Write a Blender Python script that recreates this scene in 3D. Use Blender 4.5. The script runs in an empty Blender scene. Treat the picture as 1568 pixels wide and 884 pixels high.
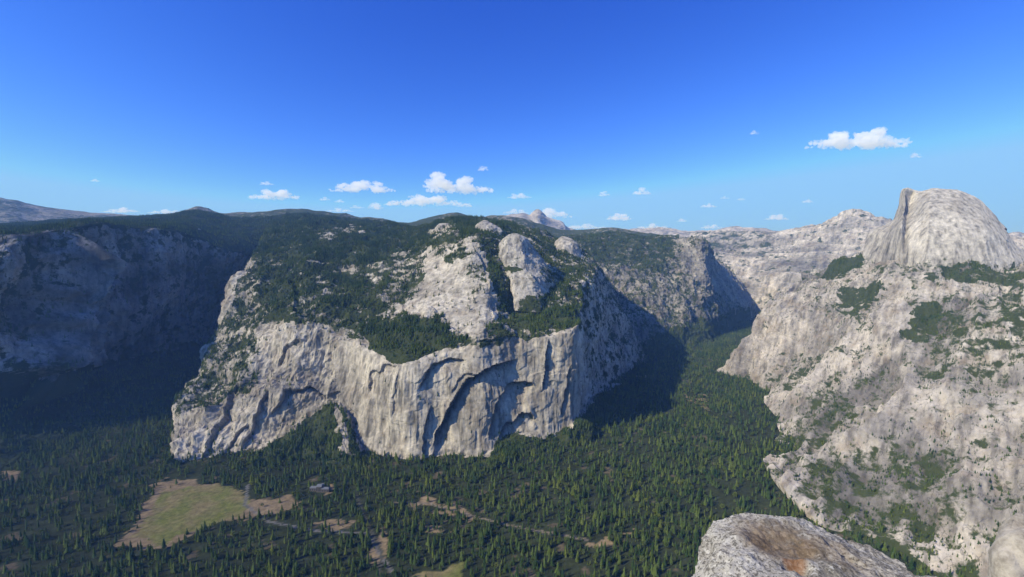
import bpy, math, random
import numpy as np
random.seed(3); rng=np.random.default_rng(7)
F_=660.0; PIT=math.atan(52/660.0); SP,CP=math.sin(PIT),math.cos(PIT); FLOOR=-980.0
def P(px,py,d):
    u=-(py-442)/F_; yy=CP+SP*u; zz=-SP+CP*u; k=d/yy
    return ((px-784)/F_*k, d, zz*k)
def FL(px,py,z=FLOOR-6):
    u=-(py-442)/F_; yy=CP+SP*u; zz=-SP+CP*u; k=z/zz
    return ((px-784)/F_*k, yy*k, z)
def proj(p):
    x,y,z=p[...,0],p[...,1],p[...,2]
    f=CP*y-SP*z; u=SP*y+CP*z; f=np.maximum(f,1e-3)
    return 784+F_*x/f, 442-F_*u/f
# ---------- noise
def _h(ix,iy,iz,s):
    h=(ix.astype(np.uint32)*np.uint32(374761393)+iy.astype(np.uint32)*np.uint32(668265263)+iz.astype(np.uint32)*np.uint32(2147483647)+np.uint32(s*974711+17))
    h=(h^(h>>np.uint32(13)))*np.uint32(1274126177); h=(h^(h>>np.uint32(16)))*np.uint32(2246822519); h=h^(h>>np.uint32(15))
    return (h&np.uint32(0xffff)).astype(np.float32)/32767.5-1
def vn(p,s=0):
    p=p.astype(np.float32)+np.float32(5000); i=np.floor(p); f=p-i; i=i.astype(np.int64); f=f*f*f*(f*(f*6-15)+10)
    x,y,z=i[...,0],i[...,1],i[...,2]; fx,fy,fz=f[...,0],f[...,1],f[...,2]
    def L(a,b,t): return a+(b-a)*t
    return L(L(L(_h(x,y,z,s),_h(x+1,y,z,s),fx),L(_h(x,y+1,z,s),_h(x+1,y+1,z,s),fx),fy),
             L(L(_h(x,y,z+1,s),_h(x+1,y,z+1,s),fx),L(_h(x,y+1,z+1,s),_h(x+1,y+1,z+1,s),fx),fy),fz)
def fbm(p,o=4,s=0,g=.5):
    a=1;t=0;n=0
    for k in range(o): t=t+a*vn(p*(2.03**k)+k*3.7,s+k); n+=a; a*=g
    return t/n
def ridge(p,o=4,s=0):
    a=1;t=0;n=0
    for k in range(o): t=t+a*(1-2*np.abs(vn(p*(2.03**k)+k*3.7,s+k))); n+=a; a*=.55
    return t/n-.35
def sheet(v,k=5.0):
    s=v*k; fl=np.floor(s); fr=s-fl
    return (fl+np.clip((fr-.75)/.25,0,1))/k
def sc(p,a,b,c): return p/np.array([a,b,c],dtype=np.float32)
# ---------- loft
def cr(A,t,ten=.5):
    n=A.shape[0]; i=np.clip(np.floor(t).astype(int),0,n-2); f=(t-i)
    f=f.reshape((-1,)+(1,)*(A.ndim-1))
    a=A[np.clip(i-1,0,n-1)];b=A[i];c=A[i+1];d=A[np.clip(i+2,0,n-1)]
    m0=(c-a)*ten; m1=(d-b)*ten; f2=f*f; f3=f2*f
    return (2*f3-3*f2+1)*b+(f3-2*f2+f)*m0+(-2*f3+3*f2)*c+(f3-f2)*m1
def params(A,res,mx):
    d=np.linalg.norm(np.diff(A,axis=0),axis=-1)
    d=d.reshape(d.shape[0],-1).mean(1); out=[]
    for i,l in enumerate(d):
        n=max(4,min(mx,int(l/res))); out.append(i+np.arange(n)/n)
    out.append(np.array([len(d)])); return np.concatenate(out)
def loft(rows,res,tr=.3,tc=.4,mx=400,resc=None):
    A=np.array(rows,dtype=np.float64)
    A1=cr(A,params(A,res,mx),tr)
    B=np.swapaxes(A1,0,1)
    tt=params(np.swapaxes(A[:-1],0,1),resc or res,mx)
    return np.swapaxes(cr(B,tt,tc),0,1)
def normals(G):
    du=np.gradient(G,axis=1); dv=np.gradient(G,axis=0)
    n=np.cross(du,dv); n/=np.linalg.norm(n,axis=-1,keepdims=True)+1e-9
    return n
def inpoly(px,py,poly):
    r=np.zeros(px.shape,bool); n=len(poly)
    for i in range(n):
        x1,y1=poly[i];x2,y2=poly[(i+1)%n]
        if y1==y2: continue
        c=((y1>py)!=(y2>py))&(px<(x2-x1)*(py-y1)/(y2-y1)+x1); r^=c
    return r
def vegmap(G,default,polys,warp=7,qs=120.0):
    px,py=proj(G); q=G/qs
    px=px+warp*fbm(q,4,50,.65)*2.6; py=py+warp*fbm(q+33,4,60,.65)*1.8
    v=np.full(px.shape,default,np.float32)
    for poly,d in polys: v[inpoly(px,py,poly)]=d
    return v
def grid_mesh(name,G,mat,attrs,smooth=False):
    R,C=G.shape[:2]; me=bpy.data.meshes.new(name)
    idx=np.arange(R*C).reshape(R,C)
    q=np.stack([idx[:-1,:-1],idx[:-1,1:],idx[1:,1:],idx[1:,:-1]],-1).reshape(-1)
    nf=(R-1)*(C-1)
    me.vertices.add(R*C); me.vertices.foreach_set('co',G.astype(np.float32).reshape(-1))
    me.loops.add(nf*4); me.loops.foreach_set('vertex_index',q.astype(np.int32))
    me.polygons.add(nf); me.polygons.foreach_set('loop_start',np.arange(nf,dtype=np.int32)*4)
    me.polygons.foreach_set('use_smooth',np.full(nf,smooth))
    me.update(calc_edges=True)
    for k,v in attrs.items():
        if v.ndim==3:
            a=me.attributes.new(k,'FLOAT_COLOR','POINT'); c=np.ones((R*C,4),np.float32); c[:,:3]=v.reshape(-1,3); a.data.foreach_set('color',c.reshape(-1))
        else:
            a=me.attributes.new(k,'FLOAT','POINT'); a.data.foreach_set('value',v.astype(np.float32).reshape(-1))
    me.materials.append(mat); ob=bpy.data.objects.new(name,me); bpy.context.scene.collection.objects.link(ob); return ob
# ---------- material helpers
class NT:
    def __init__(s,name):
        s.m=bpy.data.materials.new(name); s.m.use_nodes=True; s.t=s.m.node_tree; s.t.nodes.clear()
    def n(s,ty,**k):
        nd=s.t.nodes.new(ty)
        for a,b in k.items(): setattr(nd,a,b)
        return nd
    def l(s,a,b): s.t.links.new(a,b)
    def noise(s,vec,scale,det=5,rough=.55,vs=None,rot=0.0):
        if vs is not None:
            if rot:
                m0=s.n('ShaderNodeMapping'); m0.inputs['Rotation'].default_value=(0,0,rot); s.l(vec,m0.inputs[0]); vec=m0.outputs[0]
            mp=s.n('ShaderNodeMapping'); mp.inputs['Scale'].default_value=vs; s.l(vec,mp.inputs[0]); vec=mp.outputs[0]
        n=s.n('ShaderNodeTexNoise'); n.inputs['Scale'].default_value=scale; n.inputs['Detail'].default_value=det; n.inputs['Roughness'].default_value=rough
        s.l(vec,n.inputs['Vector']); return n.outputs[0]
    def ramp(s,f,stops):
        r=s.n('ShaderNodeValToRGB'); e=r.color_ramp.elements
        while len(e)<len(stops): e.new(.5)
        for i,(p,c) in enumerate(stops):
            e[i].position=p; e[i].color=(c[0],c[1],c[2],1) if not isinstance(c,(int,float)) else (c,c,c,1)
        s.l(f,r.inputs[0]); return r.outputs[0]
    def mix(s,f,a,b,mode='MIX'):
        m=s.n('ShaderNodeMix',data_type='RGBA',blend_type=mode)
        for v,i in ((f,0),(a,6),(b,7)):
            if isinstance(v,(int,float)): m.inputs[i].default_value=v
            elif isinstance(v,tuple): m.inputs[i].default_value=(*v,1)
            else: s.l(v,m.inputs[i])
        return m.outputs[2]
    def math(s,op,a,b=0.0):
        m=s.n('ShaderNodeMath',operation=op)
        for v,i in ((a,0),(b,1)):
            if isinstance(v,(int,float)): m.inputs[i].default_value=v
            else: s.l(v,m.inputs[i])
        return m.outputs[0]
    def out(s,col,rough=.9,bumps=()):
        b=s.n('ShaderNodeBsdfDiffuse'); b.inputs['Roughness'].default_value=.5
        if isinstance(col,tuple): b.inputs['Color'].default_value=(*col,1)
        else: s.l(col,b.inputs['Color'])
        prev=None
        for h,st,dist in bumps:
            bp=s.n('ShaderNodeBump'); bp.inputs['Strength'].default_value=st; bp.inputs['Distance'].default_value=dist
            s.l(h,bp.inputs['Height'])
            if prev: s.l(prev,bp.inputs['Normal'])
            prev=bp.outputs[0]
        if prev: s.l(prev,b.inputs['Normal'])
        o=s.n('ShaderNodeOutputMaterial'); s.l(b.outputs[0],o.inputs[0]); return s.m
def rock_mat(name,light=(.46,.45,.42),dark=(.22,.225,.225),k=1.0,rot=0.0,flow=.0045,vegc=(.032,.048,.018),crk=.55,tan=.35,fine=.66,bump=.4):
    t=NT(name); geo=t.n('ShaderNodeNewGeometry'); pos=geo.outputs['Position']
    big=t.noise(pos,.0035*k,5,.6); base=t.ramp(big,[(.38,dark),(.47,tuple((a+b)/2 for a,b in zip(light,dark))),(.58,light)])
    st=t.noise(pos,1,4,.6,(flow*k if rot else .035*k,.035*k,.0035*k if not rot else .012*k),rot); stc=t.ramp(st,[(.36,.55),(.46,.92),(.62,1.2)])
    c=t.mix(1.0,base,stc,'MULTIPLY')
    fn=t.noise(pos,.045*k,4,.62); c=t.mix(1.0,c,t.ramp(fn,[(.34,fine),(.47,.98),(.66,1.12)]),'MULTIPLY')
    c=t.mix(t.ramp(t.noise(pos,.009*k,2,.7),[(.52,0.0),(.66,tan)]),c,(.29,.22,.14))
    cn=t.noise(pos,1,3,.6,(.006*k,.016*k,.008*k),rot or .5); cf=t.math('ABSOLUTE',t.math('SUBTRACT',cn,.5)); c=t.mix(t.ramp(cf,[(.0,crk),(.012,0.0)]),c,(.06,.06,.055))
    at=t.n('ShaderNodeAttribute',attribute_name='shade_stain'); c=t.mix(at.outputs['Fac'],c,(.05,.05,.048))  # one dark tint for both painted shade and rock streaks
    av=t.n('ShaderNodeAttribute',attribute_name='veg')
    vn_=t.noise(pos,.014*k,5,.66); th=t.math('ADD',t.math('MULTIPLY',av.outputs['Fac'],.5),t.math('SUBTRACT',vn_,.70))
    vf=t.ramp(t.math('MULTIPLY',th,12.0),[(.0,0.0),(1.0,1.0)])
    vc=t.mix(fn,vegc,tuple(v*2.0 for v in (vegc[0]*1.3,vegc[1],vegc[2]*1.1)))
    c=t.mix(vf,c,vc)
    return t.out(c,.92,((t.noise(pos,.016*k,3,.65),bump,10/k),))
# ---------- trees scatter storage
TREES=[]
def scatter(G,veg,n,hmin=18,hmax=34,maxslope=.35,pxlim=(-120,1700),clump_k=2.0,pymax=930,pw=1.3):
    a=G[:-1,:-1];b=G[:-1,1:];c=G[1:,:-1]
    cr_=np.cross(b-a,c-a); ar=np.linalg.norm(cr_,axis=-1); nz=np.abs(cr_[...,2])/(ar+1e-9)
    v=veg[:-1,:-1]; px,py=proj(a)
    clump=np.clip(.5+clump_k*fbm(a/70.0,3,90,.6),0.02,1) if clump_k>0 else 1.0
    w=ar*np.clip(v,0,1)**1.6*np.clip((nz-maxslope)/.25,0,1)*clump*(px>pxlim[0])*(px<pxlim[1])*(py<pymax)*(a[...,2]>FLOOR-4)
    w=w.reshape(-1); tot=w.sum(); idx=rng.choice(w.size,size=n,p=w/tot)
    i,j=np.divmod(idx,a.shape[1]); u=rng.random((n,1));q=rng.random((n,1))
    pt=a[i,j]+(b[i,j]-a[i,j])*u+(c[i,j]-a[i,j])*q; pt[:,2]-=1
    h=hmin+(hmax-hmin)*rng.random(n)**pw
    TREES.append(np.concatenate([pt,h[:,None]],1)); print('scatter',n,'per m2',n/tot)
back=lambda row,dd,dz:[(x*(y+dd)/y,y+dd,z-dz) for x,y,z in row]
def up(N,k=2,neg=False):
    return -N if (N[...,k].mean()>0 if neg else N[...,k].mean()<0) else N
# ================= C central massif
C_T=[FL(300,640),FL(262,712),FL(310,724),FL(390,718),FL(470,716),FL(525,722),FL(560,732),FL(625,737),FL(680,737),FL(740,730),FL(800,702),FL(860,697),FL(902,682),FL(925,655),FL(985,590),FL(1020,565)]
C_B=[P(320,600,3100),P(265,690,2060),P(300,710,2000),P(385,690,2080),P(460,632,2230),P(520,614,2240),P(556,682,2080),P(628,712,1990),P(680,692,2035),P(740,698,2035),P(795,664,2150),P(850,665,2190),P(884,640,2280),P(901,612,2750),P(955,578,3400),P(995,553,3900)]
C_M=[P(330,560,3300),P(285,590,2500),P(335,635,2180),P(420,600,2250),P(480,565,2330),P(530,562,2290),P(563,612,2140),P(625,632,2050),P(677,618,2085),P(738,617,2095),P(792,598,2200),P(850,590,2230),P(888,570,2320),P(903,560,2780),P(945,545,3430),P(982,525,3920)]
C_R=[P(380,480,3700),P(335,508,2900),P(400,505,2650),P(450,492,2500),P(490,500,2450),P(530,512,2370),P(575,536,2220),P(620,554,2120),P(680,538,2150),P(735,530,2160),P(790,520,2260),P(845,513,2280),P(886,497,2370),P(904,490,2820),P(932,500,3450),P(966,490,3940)]
C_S1=[P(390,450,4000),P(355,438,3200),P(420,440,3000),P(470,430,2900),P(520,440,2850),P(570,450,2700),P(620,460,2600),P(665,465,2500),P(710,460,2480),P(745,455,2500),P(790,465,2600),P(845,460,2650),P(885,462,2700),P(905,455,2950),P(922,462,3500),P(948,458,3960)]
C_S2=[P(410,400,4400),P(388,390,3600),P(430,390,3500),P(490,382,3500),P(545,386,3500),P(600,390,3400),P(650,380,3300),P(690,370,3100),P(725,364,3000),P(750,366,3050),P(800,400,3000),P(850,422,3000),P(888,422,3100),P(908,425,3250),P(915,432,3600),P(932,434,4000)]
C_K=[P(400,345,5600),P(430,340,5200),P(470,332,5300),P(530,338,5300),P(585,344,5200),P(625,348,4800),P(655,344,4600),P(690,334,4500),P(725,338,4400),P(770,338,4300),P(820,354,4200),P(860,368,4200),P(890,385,4200),P(905,395,4200),P(915,405,4200),P(925,415,4250)]
G=loft([C_T,C_B,C_M,C_R,C_S1,C_S2,C_K,back(C_K,1200,350)],6.0,.28,.4,mx=170,resc=5.0)
N=up(normals(G),1,True)
px,py=proj(G)
slope=np.abs(N[...,2]); steep=np.clip((.75-slope)/.3,0,1)
top=1-steep
left=np.clip((540-px)/60,0,1)*np.clip((py-385)/40,0,1)
d=24*fbm(sc(G,420,420,500),4,1)+ (10+16*steep)*ridge(sc(G,130,130,380),4,5)+top*42*ridge(G/330,4,8)
d=d+top*14*sheet(fbm(sc(G,160,160,60),4,27),5)*2
d=d+left*(48*ridge(sc(G,240,240,900),5,21)+22*sheet(fbm(sc(G,150,150,250),4,23),5))
d=d+ (12+22*steep)*sheet(fbm(sc(G,260,260,200),4,11),6)*1.5 + 5*ridge(sc(G,32,32,90),3,15)+2.5*fbm(G/14,2,20)
base_smooth=inpoly(px,py,[(645,385),(720,370),(740,400),(755,490),(735,515),(700,510),(660,470),(620,480)])
main=inpoly(px,py,[(500,520),(575,520),(620,545),(700,530),(830,512),(890,490),(890,640),(850,675),(740,710),(628,725),(556,690),(520,615)])
d=np.where(base_smooth,d*.4+7*sheet(fbm(G/150,4,78),6),d); d=np.where(main,d*.5+7*sheet(fbm(sc(G,160,160,500),4,77),6)+3*ridge(sc(G,30,30,400),2,79),d)
shade_stain=np.zeros(px.shape,np.float32)
wx=px+7*fbm(G/60,4,31); wy=py+6*fbm(G/60+9,4,32)
def arch(pts,A,Lr,side=1,st=.7,bw=6):
    global d,shade_stain
    best=np.full(px.shape,1e9); sg=np.zeros(px.shape); tl=np.zeros(px.shape); n=len(pts)-1
    for i in range(n):
        x1,y1=pts[i];x2,y2=pts[i+1]; ex,ey=x2-x1,y2-y1; L2=ex*ex+ey*ey
        t=np.clip(((wx-x1)*ex+(wy-y1)*ey)/L2,0,1); dx=wx-(x1+t*ex); dy=wy-(y1+t*ey); ds=np.hypot(dx,dy)
        s=np.sign(ex*dy-ey*dx); m=ds<best; best[m]=ds[m]; sg[m]=s[m]; tl[m]=((i+t)/n)[m]
    sd=best*sg*side; ends=np.clip(np.minimum(tl,1-tl)*8,0,1)
    d=d-A*ends*np.where(sd>0,np.exp(-sd/Lr),0)*np.clip(sd/1.2,0,1)
    d=d+A*.25*ends*np.where(sd<=0,np.exp(sd/9),0)
    shade_stain=np.maximum(shade_stain,st*ends*np.where(sd>0,np.exp(-(sd/bw)**2),np.exp(-(sd/1.0)**2)))  # overhang shade painted into the colour below each arch; cracks darkened too
arch([(662,698),(672,655),(684,628),(702,596),(725,574),(755,560),(792,550)],58,17,1,.88,10)
arch([(745,675),(752,640),(764,608),(782,588),(806,580),(820,590)],40,12,1,.8,7)
arch([(762,672),(775,648),(792,634),(812,634),(822,645)],34,10,1,.8,6)
arch([(640,600),(648,575),(662,556),(690,548),(715,552)],28,9,1,.75,5)
arch([(832,600),(836,560),(838,520)],32,9,1,.75,4)
arch([(649,704),(652,660),(660,620)],24,7,1,.7,4)
arch([(585,560),(592,600),(600,650)],9,7,1,.3,4)
arch([(500,610),(520,600),(545,640)],14,9,1,.4,4)
arch([(410,640),(440,600),(480,590),(500,606)],32,12,1,.6,6)
arch([(310,705),(330,650),(350,610),(380,580)],32,12,1,.5,6)
arch([(370,690),(392,640),(410,600)],28,10,1,.5,6)
arch([(855,640),(866,610),(872,560)],20,7,1,.6,4)
arch([(690,600),(700,585),(720,572),(745,572)],14,6,1,.5,3)
arch([(443,425),(452,460),(455,490)],30,9,-1,.3,4)
arch([(420,560),(440,530),(470,520)],26,9,1,.5,5)
arch([(345,690),(362,660),(380,650)],24,8,1,.6,5)
arch([(600,640),(606,600),(612,570)],8,6,1,.35,3)
arch([(560,600),(568,575),(590,560),(612,562)],14,8,1,.4,3)
sk_=np.clip(fbm(sc(G,14,14,900),2,41)-.16,0,1)*1.5*main*np.clip((py-515)/50,0,1)
shade_stain=np.maximum(shade_stain,np.clip(sk_,0,.5))
edge=np.ones(G.shape[0]); edge[:2]=0
G=G+N*(d*edge[:,None])[...,None]
Cpol=[([(335,505),(385,390),(370,300),(920,320),(960,420),(890,498),(845,514),(790,522),(735,530),(680,538),(620,550),(575,535),(530,512),(490,498),(450,490),(400,500)],.56),
([(385,394),(370,300),(760,310),(830,340),(720,356),(640,385),(560,408),(450,398)],.8),
([(540,495),(600,490),(640,485),(690,478),(720,515),(700,532),(640,548),(612,556),(570,530)],.95),
([(400,400),(480,400),(560,425),(600,470),(560,505),(500,492),(470,450),(455,490),(420,485),(395,450)],.7),
([(735,385),(760,380),(770,430),(800,455),(830,470),(885,470),(870,505),(800,505),(770,475),(745,430)],.85),
([(600,385),(660,380),(640,420),(610,440),(590,410)],.46),
([(470,350),(540,345),(560,358),(490,366)],.42),([(650,352),(700,342),(700,354),(655,362)],.3),
([(645,390),(715,366),(744,383),(748,430),(760,490),(742,520),(700,516),(676,484),(645,488),(602,482),(640,440),(655,415)],.08),
([(665,386),(710,374),(722,394),(680,404)],.5),([(715,410),(738,405),(744,440),(728,450)],.5),
([(335,505),(400,500),(390,590),(330,620),(270,640),(250,620),(290,560)],.5),
([(225,560),(250,640),(262,700),(285,714),(330,712),(400,694),(425,670),(462,636),(518,618),(540,652),(552,688),(590,708),(628,718),(660,698),(700,698),(740,704),(762,676),(800,668),(850,670),(884,648),(905,614),(960,590),(1000,580),(1050,560),(1070,800),(200,800)],1.0),
([(515,612),(524,640),(535,690),(545,700),(522,690),(512,640)],.1),
([(895,380),(1060,500),(1040,550),(960,575),(905,608),(890,500)],.42)]
veg=vegmap(G,.1,Cpol)
M_rock=rock_mat('granite_cliff_rock',(.58,.525,.405),(.34,.305,.235),crk=.3,fine=.72,bump=.35)
M_mix=rock_mat('granite_slope_rock',(.38,.35,.28),(.165,.158,.135))
M_shade=rock_mat('shade_darkened_rock',(.36,.34,.31),(.1,.098,.09),vegc=(.02,.032,.014))  # darker rock copy, deepens the wall's shadow through its colour
grid_mesh('granite_cliff_massif',G,M_rock,{'veg':veg,'shade_stain':shade_stain})
scatter(G,veg,105000,12,32,.42)
# A left wall
A_T=[FL(-300,760),FL(-60,735),FL(30,722),FL(90,705),FL(160,675),FL(220,650),FL(270,615),FL(310,595),FL(350,585),FL(450,570)]
A_B=[P(-300,690,2000),P(-60,655,2050),P(20,625,2350),P(80,600,2650),P(150,570,3100),P(215,550,3400),P(270,540,3700),P(310,530,4000),P(350,530,4200),P(450,520,4300)]
A_M=[P(-300,520,2200),P(-40,520,2200),P(55,465,2600),P(118,470,2880),P(180,460,3200),P(240,450,3500),P(290,460,3800),P(330,460,4100),P(360,470,4400),P(460,470,4500)]
A_R=[P(-300,385,2400),P(-20,366,2350),P(103,350,2780),P(150,344,3120),P(200,346,3400),P(265,352,3650),P(320,370,3950),P(372,388,4250),P(400,400,4600),P(500,420,4700)]
A_P=[P(-250,362,3200),P(0,354,3500),P(112,345,3700),P(170,342,4000),P(240,343,4200),P(290,346,4400),P(345,354,4700),P(400,366,4900),P(440,372,5000),P(560,380,5100)]
A_K=[P(-200,340,6000),P(0,346,6500),P(100,340,6500),P(200,336,6500),P(260,331,6500),P(300,324,6300),P(370,334,6200),P(440,328,6100),P(500,330,6000),P(640,348,6000)]
G=loft([A_T,A_B,A_M,A_R,A_P,A_K,back(A_K,1500,400)],8,.25,.4,mx=130)
N=up(normals(G)); px,py=proj(G)
steep=np.clip((.75-np.abs(N[...,2]))/.3,0,1)
rA=ridge(sc(G,260,260,900),5,105)
d=30*fbm(sc(G,500,500,700),4,101)+(14+80*steep)*rA+(8+30*steep)*sheet(fbm(G/220,4,111),6)+(1-steep)*30*ridge(G/450,4,118)+5*ridge(G/40,2,115)
ribs=np.zeros(px.shape)
def rib(pts,wd,A):
    global d,ribs
    best=np.full(px.shape,1e9)
    wx=px+8*fbm(G/90,3,131); wy=py
    for (x1,y1),(x2,y2) in zip(pts[:-1],pts[1:]):
        ex,ey=x2-x1,y2-y1; t=np.clip(((wx-x1)*ex+(wy-y1)*ey)/(ex*ex+ey*ey),0,1); best=np.minimum(best,np.hypot(wx-x1-t*ex,wy-y1-t*ey))
    g_=np.exp(-(best/wd)**1.5); ribs=np.maximum(ribs,g_); d=d+A*g_*np.clip((py-352)/30,0,1)
rib([(103,352),(88,395),(62,440),(38,480),(18,530),(0,570)],13,330)
rib([(128,430),(100,440),(92,480),(62,530),(40,590),(10,640)],11,300)
rib([(180,470),(160,520),(120,560)],12,120)
e=np.ones(G.shape[0]); e[:2]=0; G=G+N*(d*e[:,None])[...,None]
veg=vegmap(G,.46,[([(-900,365),(-10,362),(105,350),(150,345),(265,355),(372,392),(500,400),(700,330),(300,300),(-900,300)],.85),
 ([(-900,640),(20,570),(80,585),(150,560),(270,530),(350,520),(500,560),(500,900),(-900,900)],.95)])
wall=(py>365)&(py<560)
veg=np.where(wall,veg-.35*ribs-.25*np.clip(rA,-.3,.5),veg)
shade_stain=np.clip(-rA*.9,0,.45)*wall  # gullies shaded in colour so the relief reads inside the wall's shadow
grid_mesh('shaded_canyon_wall',G,M_shade,{'veg':veg,'shade_stain':shade_stain})
scatter(G,np.clip(veg,0,1),70000,18,34,.3)
# D watkins
D_B=[P(860,575,4000),P(960,560,4000),P(1010,548,4200),P(1055,532,4500),P(1090,508,5000),P(1120,480,5700),P(1152,464,6800),P(1170,452,8500)]
D_M=[P(870,490,4600),P(940,480,4600),P(1000,475,4700),P(1045,472,4900),P(1082,452,5200),P(1108,450,5700),P(1135,442,6800),P(1150,440,8500)]
D_R=[P(880,400,5200),P(920,400,5200),P(985,405,5300),P(1035,405,5400),P(1078,402,5450),P(1092,412,5950),P(1112,418,6800),P(1135,430,8500)]
D_K=[P(850,364,5800),P(930,356,6200),P(990,362,6200),P(1035,363,6000),P(1072,366,5700),P(1085,378,6000),P(1100,400,6800),P(1120,425,8500)]
D_T=[(x,y-60,FLOOR-40) for x,y,z in D_B]
G=loft([D_T,D_B,D_M,D_R,D_K,back(D_K,1800,500)],11,.3,.35,mx=130)
N=up(normals(G))
d=40*fbm(G/600,4,201)+55*ridge(G/300,4,205)+40*sheet(fbm(G/320,4,211),6)+10*ridge(G/60,2,215)
G=G+N*d[...,None]
veg=vegmap(G,.42,[([(860,345),(940,350),(1030,362),(1025,420),(960,410),(890,400)],.65),([(1040,360),(1160,440),(1150,470),(1080,440),(1050,410)],.08),([(1040,500),(1150,470),(1150,600),(900,620),(900,560)],.8)])
grid_mesh('tenaya_canyon_wall',G,M_mix,{'veg':veg,'shade_stain':veg*0})
scatter(G,veg,24000,18,34,.4)
# E clouds rest
E_B=[P(1020,500,7000),P(1150,470,7000),P(1200,450,6500),P(1260,450,6000),P(1340,450,5500),P(1450,440,5500),P(1700,440,5500)]
E_M=[P(1040,400,8200),P(1130,405,8000),P(1200,400,7600),P(1260,395,7200),P(1340,390,7000),P(1450,380,7000),P(1700,390,7000)]
E_K=[P(1060,358,11000),P(1130,356,10500),P(1185,360,9800),P(1250,346,9200),P(1312,325,8800),P(1380,342,8800),P(1700,385,8800)]
G=loft([[(x,y-50,FLOOR-40) for x,y,z in E_B],E_B,E_M,E_K,back(E_K,2500,700)],18,.3,.4,mx=160)
N=up(normals(G))
q=np.stack([G[...,0]*.6+G[...,1]*.5+G[...,2]*1.0,G[...,1]*.6-G[...,0]*.6,G[...,2]],-1)
rE=ridge(sc(q,380,1400,900),5,305)
d=70*fbm(G/900,4,301)+150*rE+40*sheet(fbm(sc(q,300,900,900),4,311),6)+20*ridge(G/120,2,315)
G=G+N*d[...,None]; veg=vegmap(G,.28,[([(1060,350),(1180,352),(1180,385),(1060,385)],.45)],14)
M_far=rock_mat('pale_granite_rock',(.52,.485,.41),(.24,.23,.2),.45,rot=-.75,flow=.005)
grid_mesh('distant_granite_ridge',G,M_far,{'veg':veg,'shade_stain':np.clip(-rE*1.2-.05,0,.5)})  # darker in the low parts of the ridge relief
# H half dome slopes
H_B=[FL(1098,570),FL(1150,588),FL(1172,618),FL(1196,655),FL(1172,705),FL(1190,745),FL(1245,800),FL(1350,845),FL(1425,892),FL(1500,960)]
H_1=[P(1130,535,3520),P(1175,550,3230),P(1220,570,2820),P(1260,600,2420),P(1270,650,2080),P(1310,690,1800),P(1370,730,1560),P(1460,770,1380),P(1560,820,1220),P(1680,900,1050)]
H_2=[P(1165,490,3600),P(1205,500,3350),P(1260,520,2950),P(1320,530,2600),P(1370,560,2270),P(1420,580,2050),P(1480,600,1850),P(1560,630,1650),P(1680,670,1450),P(1850,720,1250)]
H_3=[P(1195,445,3750),P(1250,455,3550),P(1310,460,3200),P(1370,470,2880),P(1420,480,2600),P(1470,480,2450),P(1530,480,2300),P(1600,490,2150),P(1700,510,2000),P(1850,540,1800)]
H_K=[P(1225,421,3950),P(1290,409,3750),P(1335,400,3550),P(1378,402,3200),P(1420,402,3020),P(1470,404,2920),P(1520,408,2820),P(1575,414,2720),P(1650,424,2600),P(1800,440,2500)]
G=loft([H_B,H_1,H_2,H_3,H_K,back(H_K,900,60),back(H_K,2200,700)],6,.3,.4,mx=150,resc=6)
N=up(normals(G))
ang=.72; al=G[...,0]*math.cos(ang)+G[...,1]*math.sin(ang); ac=-G[...,0]*math.sin(ang)+G[...,1]*math.cos(ang)
qq=np.stack([al,ac,G[...,2]],-1); rr=ridge(sc(qq,700,210,700),5,405)
d=75*fbm(G/620,3,401)+100*rr+60*sheet(fbm(sc(qq,300,420,240),4,411,.5),7)+10*sheet(fbm(sc(qq,150,70,100)+.3*fbm(G/200,2,430)[...,None],3,433,.5),4)+2*ridge(G/50,2,415)
e=np.ones(G.shape[0]); e[0]=.2; G=G+N*(d*e[:,None])[...,None]
px,py=proj(G)
shade_stain=np.clip(-rr*1.5-.1,0,.55)+np.clip(fbm(sc(qq,700,34,700),3,441)-.1,0,.5)*.9  # darker in hollows of the relief, plus dark streaks down the slope
shade_stain=np.clip(shade_stain,0,.65)*np.where(inpoly(px,py,[(1090,575),(1200,430),(1300,440),(1400,420),(1400,520),(1300,600),(1180,620)]),.4,1)
veg=vegmap(G,.34,[([(1262,395),(1322,393),(1322,415),(1265,428)],.95),([(1400,385),(1480,395),(1568,415),(1568,440),(1440,428)],.7),
 ([(1360,502),(1400,478),(1430,455),(1478,488),(1485,525),(1400,522)],.9),([(1285,440),(1350,430),(1335,470),(1290,480)],.72),
 ([(1350,430),(1395,420),(1390,510),(1330,520)],.03),([(1240,800),(1350,815),(1440,900),(1200,900)],.85),
 ([(1100,570),(1200,430),(1290,500),(1180,600)],.16),([(1280,560),(1380,520),(1400,600),(1330,680)],.15),([(1400,500),(1568,440),(1568,560),(1480,600)],.52)],12)
veg=np.where(py>540,veg-.45*np.clip(rr,-.4,.4),veg)
M_h=rock_mat('weathered_granite_rock',(.48,.44,.37),(.27,.25,.215),rot=-.72,flow=.005,fine=.82,bump=.3)
grid_mesh('granite_mountain_slope',G,M_h,{'veg':veg,'shade_stain':shade_stain})
scatter(G,np.clip(veg,0,1),30000,7,20,.4,clump_k=3)
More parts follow.
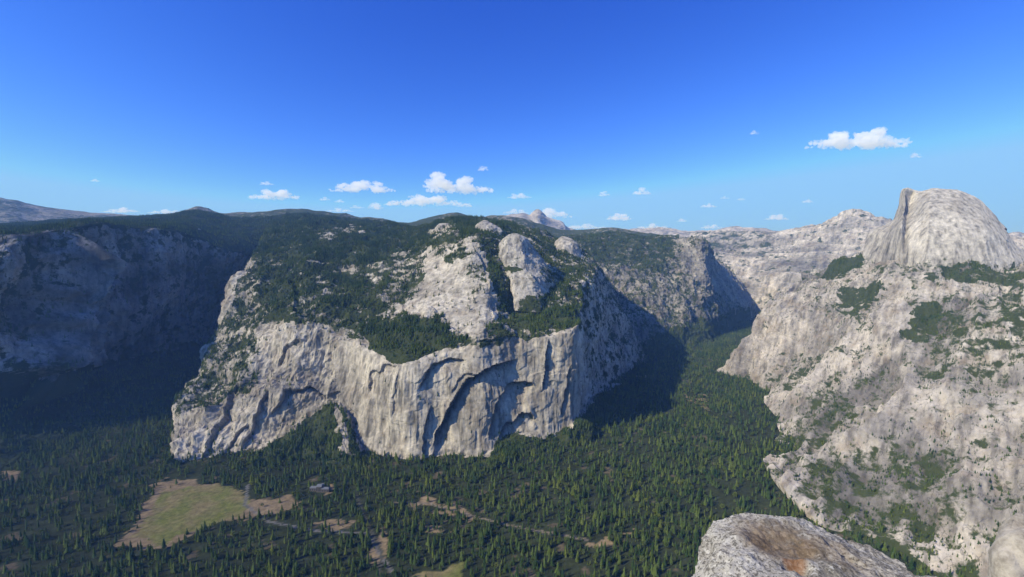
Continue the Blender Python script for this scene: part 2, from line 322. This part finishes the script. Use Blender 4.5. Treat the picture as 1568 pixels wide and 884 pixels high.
# Half Dome
HD=[
[P(1372,440,3900),P(1345,440,3450),P(1362,436,3280),P(1386,425,3130),P(1392,420,3120),P(1402,415,3040),P(1420,415,2960),P(1460,420,2900),P(1510,425,2880),P(1560,430,2950),P(1595,430,3300)],
[P(1372,410,3950),P(1318,402,3600),P(1350,402,3380),P(1380,390,3180),P(1386,389,3170),P(1398,388,3090),P(1420,388,3000),P(1461,392,2930),P(1510,395,2910),P(1556,400,2980),P(1580,402,3330)],
[P(1380,375,4000),P(1332,356,3700),P(1356,358,3440),P(1380,350,3230),P(1387,350,3270),P(1400,352,3170),P(1422,352,3060),P(1465,352,3000),P(1509,358,2980),P(1541,370,3060),P(1560,378,3400)],
[P(1390,352,3950),P(1366,340,3720),P(1374,332,3520),P(1383,324,3350),P(1391,322,3410),P(1405,324,3290),P(1424,322,3160),P(1468,318,3130),P(1502,328,3110),P(1530,347,3180),P(1548,360,3450)],
[P(1394,328,3800),P(1378,308,3680),P(1381,300,3580),P(1386,295,3470),P(1396,300,3500),P(1408,302,3400),P(1426,297,3320),P(1470,297,3280),P(1501,312,3260),P(1524,335,3280),P(1543,356,3480)],
[P(1396,316,3800),P(1381,295,3660),P(1384,291,3570),P(1389,289,3510),P(1400,292,3500),P(1412,294,3470),P(1430,289,3440),P(1464,290,3430),P(1494,303,3400),P(1517,326,3400),P(1538,350,3520)]]
HD.append([(x*(y+260)/y+30,y+260,z-40) for x,y,z in HD[-1]])
HD.append([(x*(y+420)/y+60,y+420,z-700) for x,y,z in HD[-2]])
G=loft(HD,5,.3,.15,mx=90)
N=up(normals(G),1,True)
d=8*fbm(G/200,3,501)+4*ridge(sc(G,50,50,350),3,505)+12*sheet(fbm(G/180,4,511),6)+1.2*fbm(G/15,2,515)
px,py=proj(G); G=G+N*d[...,None]
veg=vegmap(G,.0,[([(1330,436),(1400,405),(1420,392),(1568,405),(1568,430)],.4)])
shade_stain=(.14+np.clip(fbm(sc(G,22,22,800),3,541)-.05,0,.5)*.8)*inpoly(px,py,[(1380,285),(1392,285),(1390,390),(1384,440),(1300,440),(1316,400),(1330,350),(1362,338)])+np.clip(fbm(sc(G,20,20,600),3,545)-.2,0,.4)  # even tint paints the cut face's shade; the rest is dark streaks
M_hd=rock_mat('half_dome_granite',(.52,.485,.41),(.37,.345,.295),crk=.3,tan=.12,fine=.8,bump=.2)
grid_mesh('half_dome',G,M_hd,{'veg':veg,'shade_stain':shade_stain},True)
# north dome
ND=[[P(788,358,3060)]*6,
[P(774,372,3160),P(770,366,2990),P(779,361,2930),P(795,361,2920),P(807,366,2980),P(806,372,3160)],
[P(772,392,3160),P(762,384,3000),P(774,384,2850),P(800,384,2830),P(820,386,2980),P(812,394,3160)],
[P(772,414,3160),P(758,404,3020),P(777,408,2780),P(806,408,2750),P(840,408,2980),P(830,416,3160)],
[P(776,434,3160),P(764,426,3020),P(783,430,2700),P(818,432,2670),P(856,430,2980),P(840,440,3160)],
[P(780,480,3160),P(772,466,3020),P(792,476,2580),P(832,478,2580),P(876,468,2980),P(860,470,3160)]]
G=loft(ND,5,.45,.25,mx=60); N=up(normals(G),1,True)
d=(12*fbm(G/120,4,601)+9*ridge(sc(G,50,50,160),4,610)+20*sheet(fbm(sc(G,130,130,80),4,620),6)+2*fbm(G/14,2,630))
px,py=proj(G); G=G+N*(d*np.clip((py-356)/14,.1,1))[...,None]
veg=vegmap(G,.16,[([(755,403),(795,407),(802,414),(785,418),(762,416)],.9),([(800,452),(880,446),(880,500),(780,500)],.65),([(825,400),(860,425),(850,440),(828,420)],.5)],4,40.)
M_nd=rock_mat('dome_granite',(.5,.46,.375),(.33,.305,.255),crk=.4,tan=.2,fine=.78,bump=.3)
grid_mesh('north_dome',G,M_nd,{'veg':veg,'shade_stain':veg*0+.4*np.clip(fbm(sc(G,30,30,120),3,640),0,1)})
scatter(G,veg,700,10,20,.4)
def dome(name,apex,depth,wl,wr,h,skew=0,seed=0,dd=1.2,pw=2.2,rp=.9):
    ax,ay=apex; k=depth/F_; top=np.array(P(ax,ay,depth)); nu,nv=130,70
    u=np.linspace(0,2*np.pi,nu); v=np.linspace(0,1,nv); U,V=np.meshgrid(u,v)
    r=V**rp; zz=1-V**pw
    w=np.where(np.cos(U)<0,wl,wr)
    X=top[0]+np.cos(U)*r*w*k+skew*k*(1-zz); Y=top[1]+np.sin(U)*r*(wl+wr)/2*dd*k; Z=top[2]-h*k*(1-zz)
    G=np.stack([X,Y,Z],-1); N=up(normals(G))
    d=(22*fbm(G/170,4,600+seed)+12*ridge(sc(G,60,60,160),3,610+seed)+26*sheet(fbm(G/150,4,620+seed),6))*np.clip(V*3,.15,1)
    G=G+N*d[...,None]; G[:,-1]=G[:,0]; vg=np.clip(.15+(V-.45)*1.5+.5*fbm(G/60,3,650+seed),0,.8)
    grid_mesh(name,G,M_nd,{'veg':vg,'shade_stain':V*0+.3*np.clip(fbm(G/40,3,660),0,1)}); scatter(G,vg,900,10,22,.4)
dome('basket_dome',(862,362),3850,36,50,74,4,2,1.3,1.7)
dome('indian_rock_knob',(742,337),3400,36,50,50,0,3,1.3,1.5)
dome('granite_dome_knob',(682,342),4000,28,34,30,0,7,1.3,1.6)
# distant ranges
def ridgeline(name,pts,depth,mat,v,seed,amp=80,dz=700):
    row=[P(a,b,depth) for a,b in pts]
    f=[(x*(depth-2500)/depth,y-2500,z-dz) for x,y,z in row]; f0=[(x*(depth-3600)/depth,y-3600,z-dz-500) for x,y,z in row]
    G=loft([f0,f,row,back(row,2500,800)],40,.3,.4,mx=70); N=up(normals(G))
    d=amp*fbm(G/1200,5,seed)+amp*.9*ridge(G/700,5,seed+9); G=G+N*d[...,None]
    vm=np.clip(v+.5*fbm(G/900,4,seed+5),0,1); grid_mesh(name,G,mat,{'veg':vm,'shade_stain':vm*0})
ridgeline('distant_mountain_range',[(-500,300),(-150,298),(0,303),(40,310),(110,324),(170,328),(230,333),(330,340),(460,347)],11000,M_mix,.45,700,60)
ridgeline('distant_forest_ridge',[(200,334),(260,327),(300,318),(350,329),(440,322),(500,325),(560,334),(620,340),(660,331),(700,325),(730,334),(770,331),(800,336),(840,347),(880,353),(930,350),(980,358),(1040,362)],8500,M_mix,.68,720,65)
ridgeline('distant_alpine_peaks',[(740,345),(775,332),(800,329),(812,331),(824,323),(840,336),(858,341),(870,349),(900,354),(960,352),(1020,349),(1060,354),(1090,351),(1130,348),(1180,353),(1240,356)],15000,M_far,.1,740,110)
ridgeline('distant_alpine_range',[(1480,372),(1540,358),(1558,355),(1580,360),(1640,350),(1800,345)],11000,M_far,.2,760,60)
# ---------- valley floor
xs=np.concatenate([np.linspace(-30000,-3600,30),np.arange(-3500,3500,8.0),np.linspace(3600,30000,30)])
ys=np.concatenate([np.linspace(-30000,800,30),np.arange(850,4200,8.0),np.linspace(4300,9000,120),np.linspace(9500,32000,20)])
X,Y=np.meshgrid(xs,ys); G=np.stack([X,Y,np.full_like(X,FLOOR)],-1)
G[...,2]+=5*fbm(G/400,3,800)+2*fbm(G/60,2,805)
meadow=[([(180,838),(212,790),(240,745),(262,733),(330,745),(372,752),(372,770),(455,758),(462,775),(400,792),(372,800),(330,802),(300,818),(262,838),(215,842)],2),
([(205,822),(250,752),(300,742),(376,752),(376,794),(330,804),(295,818),(240,834)],3),
([(620,890),(690,864),(714,864),(706,900)],3),
([(615,772),(650,762),(682,770),(732,790),(722,800),(680,788),(640,785)],4),([(640,805),(700,800),(690,812),(650,815)],4),
([(560,815),(590,805),(600,850),(575,870)],4),([(890,822),(925,815),(935,835),(905,840)],4),([(945,805),(980,800),(985,812),(950,815)],4),
([(0,722),(28,720),(26,735),(0,738)],2),([(478,746),(502,742),(508,762),(484,766)],4),([(480,800),(540,790),(560,800),(500,812)],4),
([(1050,604),(1082,608),(1096,640),(1080,642),(1072,618)],4)]
fm=vegmap(G,1.0,meadow,6,70.0)
noi=fbm(G/55,3,830)
gr=np.array([.036,.044,.021]); tan=np.array([.23,.175,.10]); mg=np.array([.15,.16,.045])
col=np.zeros(G.shape,np.float32); col[:]=gr*(1+.4*noi[...,None])
col=np.where((noi>.5)[...,None],np.array([.11,.09,.055]),col)
col=np.where((fm==2)[...,None]|((fm==4)&(noi>-.1))[...,None],tan*(1+.25*noi[...,None]),col)
mm=np.clip(.5+1.8*fbm(G/80,4,835,.6),0,1)[...,None]
col=np.where((fm==3)[...,None],mg*(1-mm)+np.array([.21,.175,.08])*mm,col)
def line(pts,w,c):
    global col
    w0=[np.array(FL(*p)[:2]) for p in pts]; best=np.full(X.shape,1e9)
    for a,b in zip(w0[:-1],w0[1:]):
        e=b-a; t=np.clip(((X-a[0])*e[0]+(Y-a[1])*e[1])/(e@e),0,1); best=np.minimum(best,np.hypot(X-a[0]-t*e[0],Y-a[1]-t*e[1]))
    col=np.where((best<w)[...,None],np.array(c),col); return best
r1=line([(380,745),(375,775),(410,800),(480,815),(560,820),(600,880)],5,(.16,.155,.14))
r2=line([(600,772),(660,775),(740,798),(800,812),(900,830)],5,(.2,.17,.12))
r3=line([(545,760),(560,800),(585,850),(580,890)],6,(.08,.08,.06))
t=NT('valley_ground'); at=t.n('ShaderNodeAttribute',attribute_name='Col'); g=t.n('ShaderNodeNewGeometry')
c=t.mix(1.0,at.outputs['Color'],t.ramp(t.noise(g.outputs['Position'],.05,5,.7),[(.3,.6),(.5,1.0),(.7,1.4)]),'MULTIPLY')
M_fl=t.out(c,.95)
grid_mesh('valley_ground',G,M_fl,{'Col':col})
fv=np.where(fm==1,1.0,np.where(fm==4,.6,np.where(fm==2,.12,.008))); fv=np.where(np.minimum(np.minimum(r1,r2),r3)<7,0,fv)
dn=fbm(G/160,4,870,.6)
fv=fv*np.clip(1.3-2.4*np.clip(noi-.25,0,1),.35,1)*np.clip(.95+1.2*dn,.5,1.0)
sub=(slice(30,-20),slice(30,-30)); s1=G[sub]; s2=fv[sub]
scatter(s1,s2,185000,9,46,.1,clump_k=.0,pw=1.3)
# ---------- tree prototypes
def leafmat(name,a,b):
    t=NT(name); oi=t.n('ShaderNodeObjectInfo'); ln=t.noise(oi.outputs['Location'],.007,4,.65)
    c=t.ramp(oi.outputs['Random'],[(0.0,a),(.6,tuple((x+y)/2 for x,y in zip(a,b))),(1.0,b)])
    c=t.mix(1.0,c,t.ramp(ln,[(.35,(.6,.7,.75)),(.5,(.98,.98,.98)),(.65,(1.4,1.2,.95))]),'MULTIPLY')
    return t.out(c,.8)
M_l=leafmat('conifer_needles',(.03,.06,.018),(.12,.165,.04)); M_l2=leafmat('broadleaf_foliage',(.08,.12,.03),(.14,.175,.045))
M_b=NT('bark').out((.11,.075,.05),.9)
pc=bpy.data.collections.new('conifer_tree_kinds')
def proto(name,kind,seed):
    r=random.Random(seed); V=[];Fc=[];mi=[]
    def tri(a,b,c,m): i=len(V); V.extend([a,b,c]); Fc.append((i,i+1,i+2)); mi.append(m)
    for k in range(5):
        a0=k*1.2566;a1=a0+1.2566; R=.013
        tri((R*math.cos(a0),R*math.sin(a0),-.03),(R*math.cos(a1),R*math.sin(a1),-.03),(0,0,.9),1)
    if kind==0:
        nt=8; wd=r.choice([.13,.17,.2,.25]); z0=r.choice([.06,.1,.22])
        for j in range(nt):
            f=j/(nt-1); z=z0+(.94-z0)*f; R=wd*(1-f)**.75*r.uniform(.8,1.15)+.02; nb=max(5,int(9-3*f)); o=r.random()*6
            for b in range(nb):
                a=o+b*6.283/nb+r.uniform(-.2,.2); rr=R*r.uniform(.6,1.15); w=.42*6.283/nb*1.6
                top=(0,0,z+.12*(1-f)+.045); dr=.05*(1-f)+.01
                p1=(rr*math.cos(a),rr*math.sin(a),z-dr); p2=(rr*.6*math.cos(a+w),rr*.6*math.sin(a+w),z+.01); p3=(rr*.6*math.cos(a-w),rr*.6*math.sin(a-w),z+.01)
                tri(top,p1,p2,0); tri(top,p3,p1,0)
    else:
        for b in range(130):
            th=r.random()*6.283; ph=math.acos(r.uniform(-.7,1)); q=r.uniform(.65,1)
            cx,cy,cz=.3*q*math.sin(ph)*math.cos(th),.3*q*math.sin(ph)*math.sin(th),.6+.33*q*math.cos(ph)
            s=.1; pts=[(cx+r.uniform(-s,s),cy+r.uniform(-s,s),cz+r.uniform(-s,s)) for _ in range(3)]; tri(*pts,0)
    me=bpy.data.meshes.new(name); me.from_pydata(V,[],Fc); me.materials.append(M_l if kind==0 else M_l2); me.materials.append(M_b)
    me.polygons.foreach_set('material_index',mi); ob=bpy.data.objects.new(name,me); pc.objects.link(ob)
for i in range(6): proto('a_conifer_%d'%i,0,i)
proto('b_broadleaf',1,9)
T=np.concatenate(TREES); n=len(T); print('trees',n)
me=bpy.data.meshes.new('conifer_forest'); me.vertices.add(n); me.vertices.foreach_set('co',T[:,:3].astype(np.float32).reshape(-1))
kind=rng.integers(0,6,n); low=T[:,2]<FLOOR+60; kind[(rng.random(n)<.15)&low]=6
sc_=np.where(kind==6,T[:,3]*.6,T[:,3])
a=me.attributes.new('scl','FLOAT','POINT'); a.data.foreach_set('value',sc_.astype(np.float32))
a=me.attributes.new('rot','FLOAT','POINT'); a.data.foreach_set('value',(rng.random(n)*6.28).astype(np.float32))
a=me.attributes.new('kind','INT','POINT'); a.data.foreach_set('value',kind.astype(np.int32))
fo=bpy.data.objects.new('conifer_forest',me); bpy.context.scene.collection.objects.link(fo)
ng=bpy.data.node_groups.new('forest_scatter','GeometryNodeTree')
ng.interface.new_socket('Geometry',in_out='INPUT',socket_type='NodeSocketGeometry'); ng.interface.new_socket('Geometry',in_out='OUTPUT',socket_type='NodeSocketGeometry')
nn=ng.nodes.new; gi=nn('NodeGroupInput'); go=nn('NodeGroupOutput'); iop=nn('GeometryNodeInstanceOnPoints'); ci=nn('GeometryNodeCollectionInfo')
ci.inputs[0].default_value=pc; ci.inputs['Separate Children'].default_value=True; ci.inputs['Reset Children'].default_value=True
def na(nm,ty):
    q=nn('GeometryNodeInputNamedAttribute'); q.data_type=ty; q.inputs[0].default_value=nm; return q.outputs[0]
cx=nn('ShaderNodeCombineXYZ'); L=ng.links.new
L(na('rot','FLOAT'),cx.inputs[2]); L(gi.outputs[0],iop.inputs['Points']); L(ci.outputs[0],iop.inputs['Instance']); iop.inputs['Pick Instance'].default_value=True
L(na('kind','INT'),iop.inputs['Instance Index']); L(cx.outputs[0],iop.inputs['Rotation'])
c2=nn('ShaderNodeCombineXYZ'); s_=na('scl','FLOAT')
for i in range(3): L(s_,c2.inputs[i])
L(c2.outputs[0],iop.inputs['Scale']); L(iop.outputs[0],go.inputs[0])
fo.modifiers.new('scatter','NODES').node_group=ng
# ---------- foreground rocks
def boulder_mat():
    t=NT('lichen_boulder_rock'); g=t.n('ShaderNodeNewGeometry'); p=g.outputs['Position']
    c=t.ramp(t.noise(p,3,5,.65),[(.35,(.24,.22,.175)),(.5,(.4,.37,.31)),(.65,(.55,.52,.44))])
    c=t.mix(t.ramp(t.noise(p,38,3,.7),[(.5,0.0),(.58,.8)]),c,(.09,.085,.07))
    c=t.mix(t.ramp(t.noise(p,22,4,.7),[(.55,0.0),(.62,.7)]),c,(.66,.63,.54))
    at=t.n('ShaderNodeAttribute',attribute_name='rust'); rf=t.math('MULTIPLY',at.outputs['Fac'],t.ramp(t.noise(p,7,4,.7),[(.3,.4),(.55,.95)]))
    c=t.mix(rf,c,t.ramp(t.noise(p,14,4,.7),[(.35,(.08,.055,.035)),(.5,(.2,.145,.09)),(.65,(.33,.26,.18))]))
    ah=t.n('ShaderNodeAttribute',attribute_name='orange'); c=t.mix(ah.outputs['Fac'],c,(.3,.13,.045))
    return t.out(c,.9,((t.noise(p,18,5,.75),.9,.035),(t.noise(p,90,3,.7),.6,.008)))
M_bo=boulder_mat()
R0=[P(1010,1000,2.3),P(1080,1000,2.2),P(1200,1010,2.1),P(1320,1010,2.1),P(1450,1000,2.2),P(1520,1000,2.4)]
R1=[P(1050,890,2.9),P(1110,890,2.7),P(1200,900,2.6),P(1300,905,2.6),P(1400,900,2.8),P(1440,890,3.1)]
R2=[P(1068,850,3.2),P(1125,838,3.0),P(1200,850,2.95),P(1280,860,2.95),P(1350,872,3.1),P(1405,880,3.3)]
R3=[P(1092,806,3.5),P(1133,793,3.5),P(1190,793,3.5),P(1240,804,3.5),P(1320,838,3.6),P(1385,868,3.6)]
R4=[(a*1.07,b*1.07,c*1.07-.06) for a,b,c in R3]; R5=[(a*1.12,b*1.12,c-1.2) for a,b,c in R3]; R6=[(a*1.1,b*1.1,c-4) for a,b,c in R3]
G=loft([R0,R1,R2,R3,R4,R5,R6],.01,.4,.5,mx=70); N=up(normals(G))
px,py=proj(G); w=18*fbm(G*3,3,900)
def ell(cx,cy,a,b,ang=0):
    dx,dy=px-cx+w*.5,py-cy+w*.3; c,s=math.cos(ang),math.sin(ang); return np.hypot((dx*c+dy*s)/a,(-dx*s+dy*c)/b)
e1=ell(1195,828,62,24,.25); e2=ell(1222,868,26,10,.35); e3=ell(1215,858,22,7,.3)
rust=np.clip((1.35-e1)*1.6,0,1); rust=np.maximum(rust,np.clip((1.2-ell(1275,848,60,16,.45))*1.2,0,.6))
orange=np.clip((1.1-e3)*2,0,1)*.6
d=.05*fbm(G*3,5,901,.6)+.03*ridge(G*6,4,905)+.02*sheet(fbm(G*4,3,908),5)-.08*np.clip(1-e1,0,1)-.12*np.clip(1.1-e2,0,1)-.05*np.clip((1-ell(1290,850,55,3,.5))*2,0,1)
G=G+N*d[...,None]; grid_mesh('foreground_boulder',G,M_bo,{'rust':rust,'orange':orange},True)
R3=[P(1512,1000,2.25),P(1517,870,2.25),P(1524,832,2.3),P(1548,812,2.3),P(1600,800,2.4),P(1680,790,2.4)]
R2=[(a*.93,b*.93,c*.93-.12) for a,b,c in R3]; R2=[(a+.15,b,c) for a,b,c in R2]
R1=[(a+.2,b-.3,c-.8) for a,b,c in R2]; R4=[(a*1.1+.05,b*1.1,c*1.1-.05) for a,b,c in R3]; R5=[(a*1.2+.2,b*1.2,c-2.5) for a,b,c in R3]
G=loft([R1,R2,R3,R4,R5],.015,.4,.5,mx=50); N=up(normals(G))
G=G+N*(.03*fbm(G*5,5,950,.6))[...,None]
t=NT('pale_boulder_rock'); g=t.n('ShaderNodeNewGeometry'); c=t.ramp(t.noise(g.outputs['Position'],14,6,.7),[(.35,(.26,.23,.18)),(.6,(.5,.45,.36))])
grid_mesh('foreground_boulder.001',G,t.out(c,.9,((t.noise(g.outputs['Position'],40,5,.7),.8,.02),)),{'rust':G[...,0]*0},True)
# ledge under the viewpoint
xs=np.linspace(-900,900,90); xs=np.sign(xs)*(np.abs(xs)/900)**2.5*900; prof=[(-600,60),(-200,20),(-30,0),(-6,-1.9),(-2,-2.2),(1.2,-2.7),(1.9,-3.3),(2.2,-8),(4,-60),(20,-250),(80,-500),(160,-760),(420,-990)]
A=np.array([[(x,y-abs(x)*.15,z-(0 if z<-100 else min(abs(x)*.05,20))) for x in xs] for y,z in prof]); A=cr(A,np.linspace(0,12,160),.2)
N=up(normals(A))
amp=np.clip(np.linalg.norm(A,axis=-1)*.02,.03,14); A=A+N*(amp*np.minimum(fbm(A/np.maximum(amp,1)[...,None]/8,3,970),.1))[...,None]
grid_mesh('viewpoint_cliff',A,M_h,{'veg':A[...,0]*0,'shade_stain':A[...,0]*0})
# ---------- lodge
lod=bpy.data.objects.new('stone_lodge',None); bpy.context.scene.collection.objects.link(lod)
lx,ly,lz=FL(490,752,FLOOR); lod.location=(lx,ly,FLOOR)
def box(nm,c,s,mat,roof=False):
    x,y,z=c;a,b,h=s[0]/2,s[1]/2,s[2]
    V=[(x-a,y-b,z),(x+a,y-b,z),(x+a,y+b,z),(x-a,y+b,z)]
    if roof: V+=[(x-a*.7,y,z+h),(x+a*.7,y,z+h)]; Fs=[(0,3,2,1),(0,1,5,4),(2,3,4,5),(1,2,5),(3,0,4)]
    else: V+=[(p[0],p[1],z+h) for p in V]; Fs=[(0,3,2,1),(4,5,6,7),(0,1,5,4),(1,2,6,5),(2,3,7,6),(3,0,4,7)]
    m=bpy.data.meshes.new(nm); m.from_pydata(V,[],Fs); m.materials.append(mat); o=bpy.data.objects.new(nm,m); bpy.context.scene.collection.objects.link(o); o.parent=lod
Mw=NT('lodge_stone').out((.2,.17,.14)); Mr=NT('lodge_slate').out((.19,.2,.21)); Mg=NT('lodge_window').out((.04,.05,.06),.2)
for i,(c,s) in enumerate([((0,0,0),(22,20,24)),((-26,4,0),(30,14,14)),((26,-4,0),(30,14,14)),((0,24,0),(12,28,12))]):
    box('wing_%d'%i,c,s,Mw); box('roof_%d'%i,(c[0],c[1],s[2]+.01),(s[0]+3,s[1]+3,6),Mr,True)
    for k in range(4):
        box('windows_%d_%d'%(i,k),(c[0]-s[0]/2+s[0]*(k+.5)/4,c[1]-s[1]/2-.05,3),(s[0]/8,.3,s[2]-7),Mg)
# ---------- haze
bpy.ops.mesh.primitive_cube_add(size=2,location=(0,0,100)); hz=bpy.context.object; hz.name='atmosphere_haze'; hz.scale=(29000,29000,1300)
t=NT('haze_air'); v=t.n('ShaderNodeVolumeScatter'); v.inputs['Color'].default_value=(.24,.5,1,1); v.inputs['Density'].default_value=3.2e-5; v.inputs['Anisotropy'].default_value=.0
o=t.n('ShaderNodeOutputMaterial'); t.l(v.outputs[0],o.inputs['Volume']); hz.data.materials.append(t.m)
# ---------- clouds
t=NT('cloud_vapour'); v=t.n('ShaderNodeVolumePrincipled'); v.inputs['Color'].default_value=(1,1,1,1); v.inputs['Density'].default_value=.0045; v.inputs['Anisotropy'].default_value=.0
v.inputs['Emission Strength'].default_value=.0020; v.inputs['Emission Color'].default_value=(.82,.92,1,1)  # added glow stands in for light scattered many times inside the cloud
o=t.n('ShaderNodeOutputMaterial'); t.l(v.outputs[0],o.inputs['Volume']); M_cl=t.m
import bmesh
cl=[(1315,213,150,28),(1155,203,14,6),(1402,238,16,8),(420,298,75,16),(408,281,22,6),(555,285,95,20),(650,306,110,20),(705,285,95,24),(672,278,40,24),(740,258,15,9),(795,300,36,9),(840,327,66,16),(790,324,40,8),(925,297,16,7),(982,294,28,10),(948,331,36,14),(1190,333,34,9),(1085,315,26,6),(1110,303,14,4),(1135,305,14,4),(1237,308,16,6),(520,322,44,6),(575,315,20,12),(497,305,18,5),(520,308,16,5),(547,317,22,5),(185,322,54,8),(255,324,60,7),(145,276,14,5),(895,347,70,9),(1000,348,60,9),(1045,337,14,6),(1090,347,36,7),(712,313,22,10),(600,312,24,6)]
for ci_,(cx_,cy_,w,h) in enumerate(cl):
    D=17000; r=random.Random(ci_*7+1); bm=bmesh.new(); k=D/F_; c0=np.array(P(cx_,cy_,D)); W=w*k/2; H=h*k
    npf=max(12,int(w/h*20))
    for i in range(npf):
        u=r.uniform(-1,1); env=(1-abs(u)**1.5)*(.4+.6*math.sin(u*5+ci_)**2)+.08
        rad=H*r.uniform(.06,.2)*env+H*.045; zz=-H*.36+r.random()*H*.8*env
        m=bmesh.ops.create_icosphere(bm,subdivisions=2,radius=1)
        for vv in m['verts']: vv.co=(c0[0]+u*W+vv.co.x*rad*2.4,c0[1]+vv.co.y*rad*1.3+(i%3-1)*H*.3,c0[2]+max(zz+vv.co.z*rad,-H*.5+vv.co.z*rad*.3))
    nm='cumulus_cloud'; me=bpy.data.meshes.new(nm); bm.to_mesh(me); bm.free(); ob=bpy.data.objects.new(nm,me); bpy.context.scene.collection.objects.link(ob); me.materials.append(M_cl)
    rm=ob.modifiers.new('r','REMESH'); rm.mode='VOXEL'; rm.voxel_size=max(H/28,W/110)
    tx=bpy.data.textures.new('cl','CLOUDS'); tx.noise_scale=H*.15; tx.noise_depth=4
    dm=ob.modifiers.new('d','DISPLACE'); dm.texture=tx; dm.strength=H*.42; dm.mid_level=.5; dm.texture_coords='GLOBAL'
# ---------- light
SA=math.radians(37); az=math.radians(242)
sd=np.array([math.sin(az)*math.cos(SA),math.cos(az)*math.cos(SA),math.sin(SA)])
from mathutils import Vector
su=bpy.data.lights.new('sun','SUN'); su.energy=5.0; su.angle=math.radians(.5); su.color=(1,.95,.81)
so=bpy.data.objects.new('sun',su); bpy.context.scene.collection.objects.link(so); so.rotation_euler=Vector(sd).to_track_quat('Z','Y').to_euler()
w=bpy.data.worlds.new('World'); bpy.context.scene.world=w; w.use_nodes=True; nt=w.node_tree; bg=nt.nodes['Background']
sk=nt.nodes.new('ShaderNodeTexSky'); sk.sky_type='NISHITA'; sk.sun_disc=False; sk.sun_elevation=SA; sk.sun_rotation=az; sk.altitude=2200; sk.air_density=1.0; sk.dust_density=.3; sk.ozone_density=3
sp=nt.nodes.new('ShaderNodeSeparateColor'); cb=nt.nodes.new('ShaderNodeCombineColor'); nt.links.new(sk.outputs[0],sp.inputs[0])
for i,(mul,ref,pw,cap) in enumerate([(.78,2.03,1.85,2.2),(1.13,4.0,1.5,4.7),(2.05,7.6,.95,9.)]):
    prev=sp.outputs[i]
    for op,v_ in (('MULTIPLY',mul),('MINIMUM',cap),('DIVIDE',ref),('POWER',pw),('MULTIPLY',ref)):
        m=nt.nodes.new('ShaderNodeMath'); m.operation=op; m.inputs[1].default_value=v_; nt.links.new(prev,m.inputs[0]); prev=m.outputs[0]
    nt.links.new(prev,cb.inputs[i])
nt.links.new(cb.outputs[0],bg.inputs[0]); bg.inputs[1].default_value=.12
w.cycles.sampling_method='MANUAL'; w.cycles.sample_map_resolution=512
cam=bpy.data.cameras.new('camera'); co=bpy.data.objects.new('camera',cam); bpy.context.scene.collection.objects.link(co); bpy.context.scene.camera=co
cam.sensor_width=36; cam.lens=36*F_/1568; cam.clip_start=.1; cam.clip_end=90000; co.rotation_euler=(math.pi/2-PIT,0,0)
sc0=bpy.context.scene; sc0.view_settings.view_transform='Standard'; sc0.view_settings.look='None'; sc0.view_settings.exposure=0
